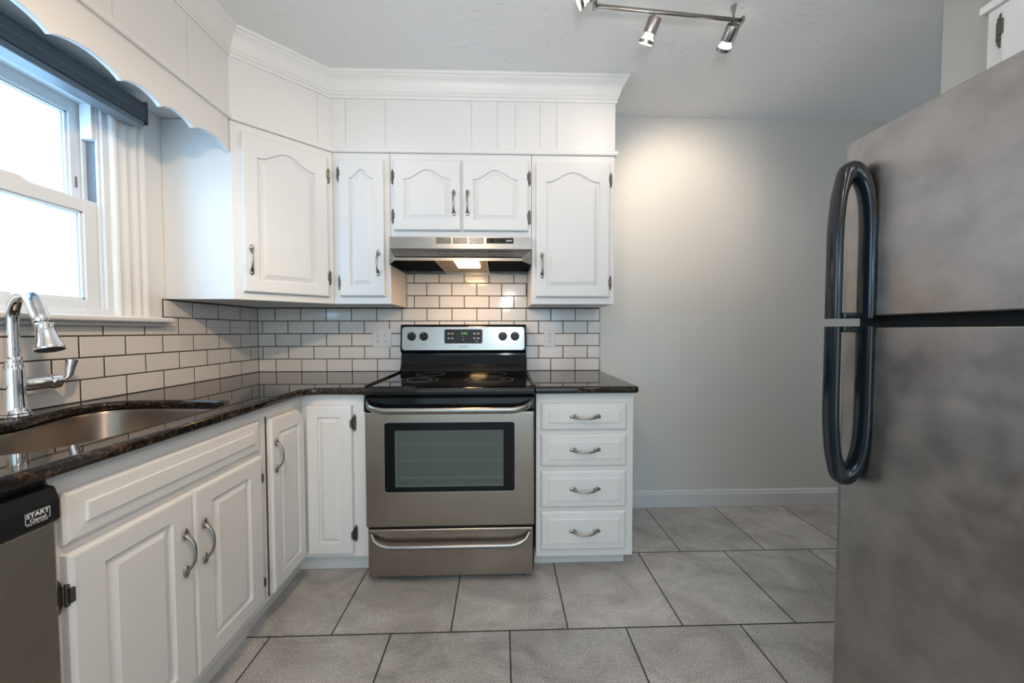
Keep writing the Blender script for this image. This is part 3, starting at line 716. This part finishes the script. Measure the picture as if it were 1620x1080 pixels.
MB().box(fx0, fx1, -.43, -.02, .014, .0205).build('grease_filter', 'filter', t_)
mb = MB().box(fx0-.008, fx0, -.435, -.015, .010, .0205).box(fx1, fx1+.008, -.435, -.015, .010, .0205).box(fx0, fx1, -.022, -.015, .010, .0205)
mb.build('filter_frame', 'nickel', t_)
MB().box(.343, .466, -.425, -.215, .004, .0135).build('lamp_lens', 'hoodlamp', t_, .003)
mb = MB()
for c0_ in (.242, .328, .414):
    for i in range(5): mb.box(c0_, c0_+.078, -.3354, -.3345, 1.590+i*.0066-1.478, 1.5940+i*.0066-1.478)
mb.build('vent_slots', 'dark', t_)
MB().box(.505, .647, -.3375, -.335, .113, .142).build('switch_plate', 'blackpl', t_, .001)
for x in (.533, .585): MB().lathe([(0, 0), (.010, 0), (.009, .004), (0, .004)], (x, -.3375, .1285), (0, -1, 0), 16).build('switch', 'dark', t_)
text('brand_lettering', 'BROAN', .0085, 'white', front(.624, -.3378, .127), t_, .0002, .0005)
lamp('range_hood_light', 'AREA', (1.317, -.31, 1.479), 3.3, (1, .52, .17), .11, aim=(1.305, -.24, .9), size_y=.2)

# ------------------------------------------------------------------ refrigerator (faces -x)
t_ = thing('refrigerator', 'stainless top-freezer refrigerator with dark curved handles at the right', 'refrigerator', (2.50, -1.18, 0), -PI/2)
MB().box(.004, .756, .080, .72, .03, 1.66).build('cabinet_shell', 'blackpl', t_, .004)
MB().box(.02, .74, .085, .70, .0, .03).build('base_grille', 'blackpl', t_, .002)
MB().box(.012, .748, .055, .085, .10, 1.655).build('door_gasket', 'dark', t_)
def fdoor(name, z0, z1):
    prof = []
    # rounded front profile in plan
    pl_ = [(.0, .068), (0, .022), (.004, .010), (.012, .003), (.024, 0), (.736, 0), (.748, .003), (.756, .010), (.760, .022), (.760, .068)]
    o_ = MB().prism(pl_, z0, z1, 'z').build(name, 'fsteel', t_, .003); return o_
fd = fdoor('freezer_door', 1.172, 1.672); rd = fdoor('fresh_food_door', .022, 1.140)
def fhandle(parent, zj, zt, s):
    """loop standing out from the door; zj joint end, zt tip end, s direction"""
    yc, xo = .060, -.069
    zz = lambda k: zj+(zt-zj)*k
    P = [(.083, -.006, zz(0)), (.083, -.006, zz(.35)), (.083, -.006, zz(.62)), (.081, -.008, zz(.80)), (.075, -.014, zz(.93)), (.067, -.026, zz(1.01)), (.062, -.036, zz(1.02)), (.058, -.048, zz(.98)), (.056, -.060, zz(.88)), (.055, xo+.004, zz(.76)), (.055, xo, zz(.60)), (.055, xo, zz(.3)), (.055, xo, zz(0))]
    # subdivide for smoothness
    Q = []
    for i in range(len(P)-1):
        p0, p1, p2, p3 = [Vector(P[max(0, min(len(P)-1, i+k))]) for k in (-1, 0, 1, 2)]
        for j in range(5):
            t = j/5; Q.append(.5*((2*p1)+(-p0+p2)*t+(2*p0-5*p1+4*p2-p3)*t*t+(-p0+3*p1-3*p2+p3)*t**3))
    Q.append(Vector(P[-1])); n_ = len(Q)
    ra, rb = [], []
    for i in range(n_):
        k = i/(n_-1); base = max(0, 1-k/.42)
        tipk = math.exp(-((k-.50)/.10)**2)
        ra.append(.0225); rb.append((.0105 if k > .42 else .0075+.003*k/.42)+.018*tipk)
    L = []
    for i, p in enumerate(Q):
        tg = (Q[min(i+1, n_-1)]-Q[max(i-1, 0)]).normalized(); a = Vector((1, 0, 0))-tg*tg.x; a.normalize(); b2 = tg.cross(a)
        L.append([p+a*ra[i]*(abs(math.cos(q))**.75*(1 if math.cos(q) > 0 else -1))+b2*rb[i]*(abs(math.sin(q))**.75*(1 if math.sin(q) > 0 else -1)) for q in [2*PI*j/20 for j in range(20)]])
    h_ = smooth_by_angle(MB().loops(L).build('handle', 'handle', parent), .9)
    MB().box(.035, .085, xo+.004, 0, zj, zj+s*.016).build('handle_foot', 'handle', parent, .003)
fhandle(fd, 1.165, 1.562, 1); fhandle(rd, 1.143, .732, -1)
bpy.context.view_layer.update()

# ------------------------------------------------------------------ ceiling track light
tl = thing('track_light', 'brushed nickel ceiling track light with adjustable lit spotlight heads', 'ceiling light', (2.15, -.80, 2.40))
a0, a1 = Vector((1.86, -.80, 2.40)), Vector((2.482, -.752, 2.40)); o0 = Vector((2.15, -.80, 2.40))
MB().tube([a0-o0, a1-o0], .0085, 12, .006).build('bar', 'nickel', tl, smooth=True)
for p in (a0, a1): MB().box(p.x-o0.x-.005, p.x-o0.x+.005, p.y-o0.y-.012, p.y-o0.y+.012, -.011, .011).build('end_cap', 'nickel', tl, .002)
st = Vector((2.445, -.755, 2.40))-o0
MB().tube([st, st+Vector((0, .0, .054))], .004, 10).lathe([(.0, 0), (.010, .0), (.007, .02), (.004, .03)], st+Vector((0, 0, .0545)), (0, 0, -1), 14).build('standoff', 'nickel', tl)
MB().tube([a0-o0, a0-o0+Vector((0, -.10, .0)), a0-o0+Vector((-.06, -.22, 0))], .0085, 12, .006).build('curved_bar', 'nickel', tl, smooth=True)
mb = MB().lathe([(0, 0), (.060, 0), (.060, -.018), (.052, -.024), (0, -.024)], (1.82-2.15, -1.02+.80, .055), (0, 0, 1), 28)
mb.tube([(1.82-2.15, -1.02+.8, .03), (1.82-2.15, -1.02+.8, 0)], .008, 10)
mb.build('canopy', 'nickel', tl)
def head(pos, aim, beam, energy=4.0, cone=1.6, drop=.030):
    pos = Vector(pos); d_ = (Vector(aim)-pos).normalized(); p = pos-o0
    h = MB().tube([p, p+Vector((0, 0, -drop))], .0045, 10).build('stem', 'nickel', tl, smooth=True)
    s_ = p+Vector((0, 0, -drop))
    c_ = smooth_by_angle(MB().lathe([(0, -.012), (.0245, -.012), (.0258, -.010), (.0258, .038), (.0240, .040), (0, .038)], s_, d_, 22).build('spotlight_head', 'nickel', tl), .6)
    smooth_by_angle(MB().lathe([(.016, .038), (.017, .043), (.020, .051), (.0270, .060), (.0280, .062), (0, .0615)], s_, d_, 22).build('bulb', 'bulb', c_), .6)
    smooth_by_angle(MB().lathe([(.0282, .060), (.0296, .060), (.0296, .073), (.0282, .073), (.0280, .067)], s_, d_, 22).build('bulb_rim', 'nickel', c_), .6)
    smooth_by_angle(MB().lathe([(0, .0705), (.0279, .0705), (.0279, .0715), (0, .0725)], s_, d_, 22).build('bulb_lens', 'bulb', c_), .6)
    q = pos+Vector((0, 0, -drop))+d_*.086
    lamp('spotlight_glow', 'SPOT', q, energy, WARM, .03, aim=beam, spot=cone)
head((2.105, -.78, 2.395), (1.92, -.32, 1.75), (1.93, -.31, 2.0), 3.9, 1.9)
head((2.440, -.755, 2.395), (2.47, 0, 1.9), (2.62, 0, 1.86), 26, 1.7)
head((1.842, -.905, 2.395), (.43, -.47, 1.74), (.43, -.47, 1.74), 14, .9)
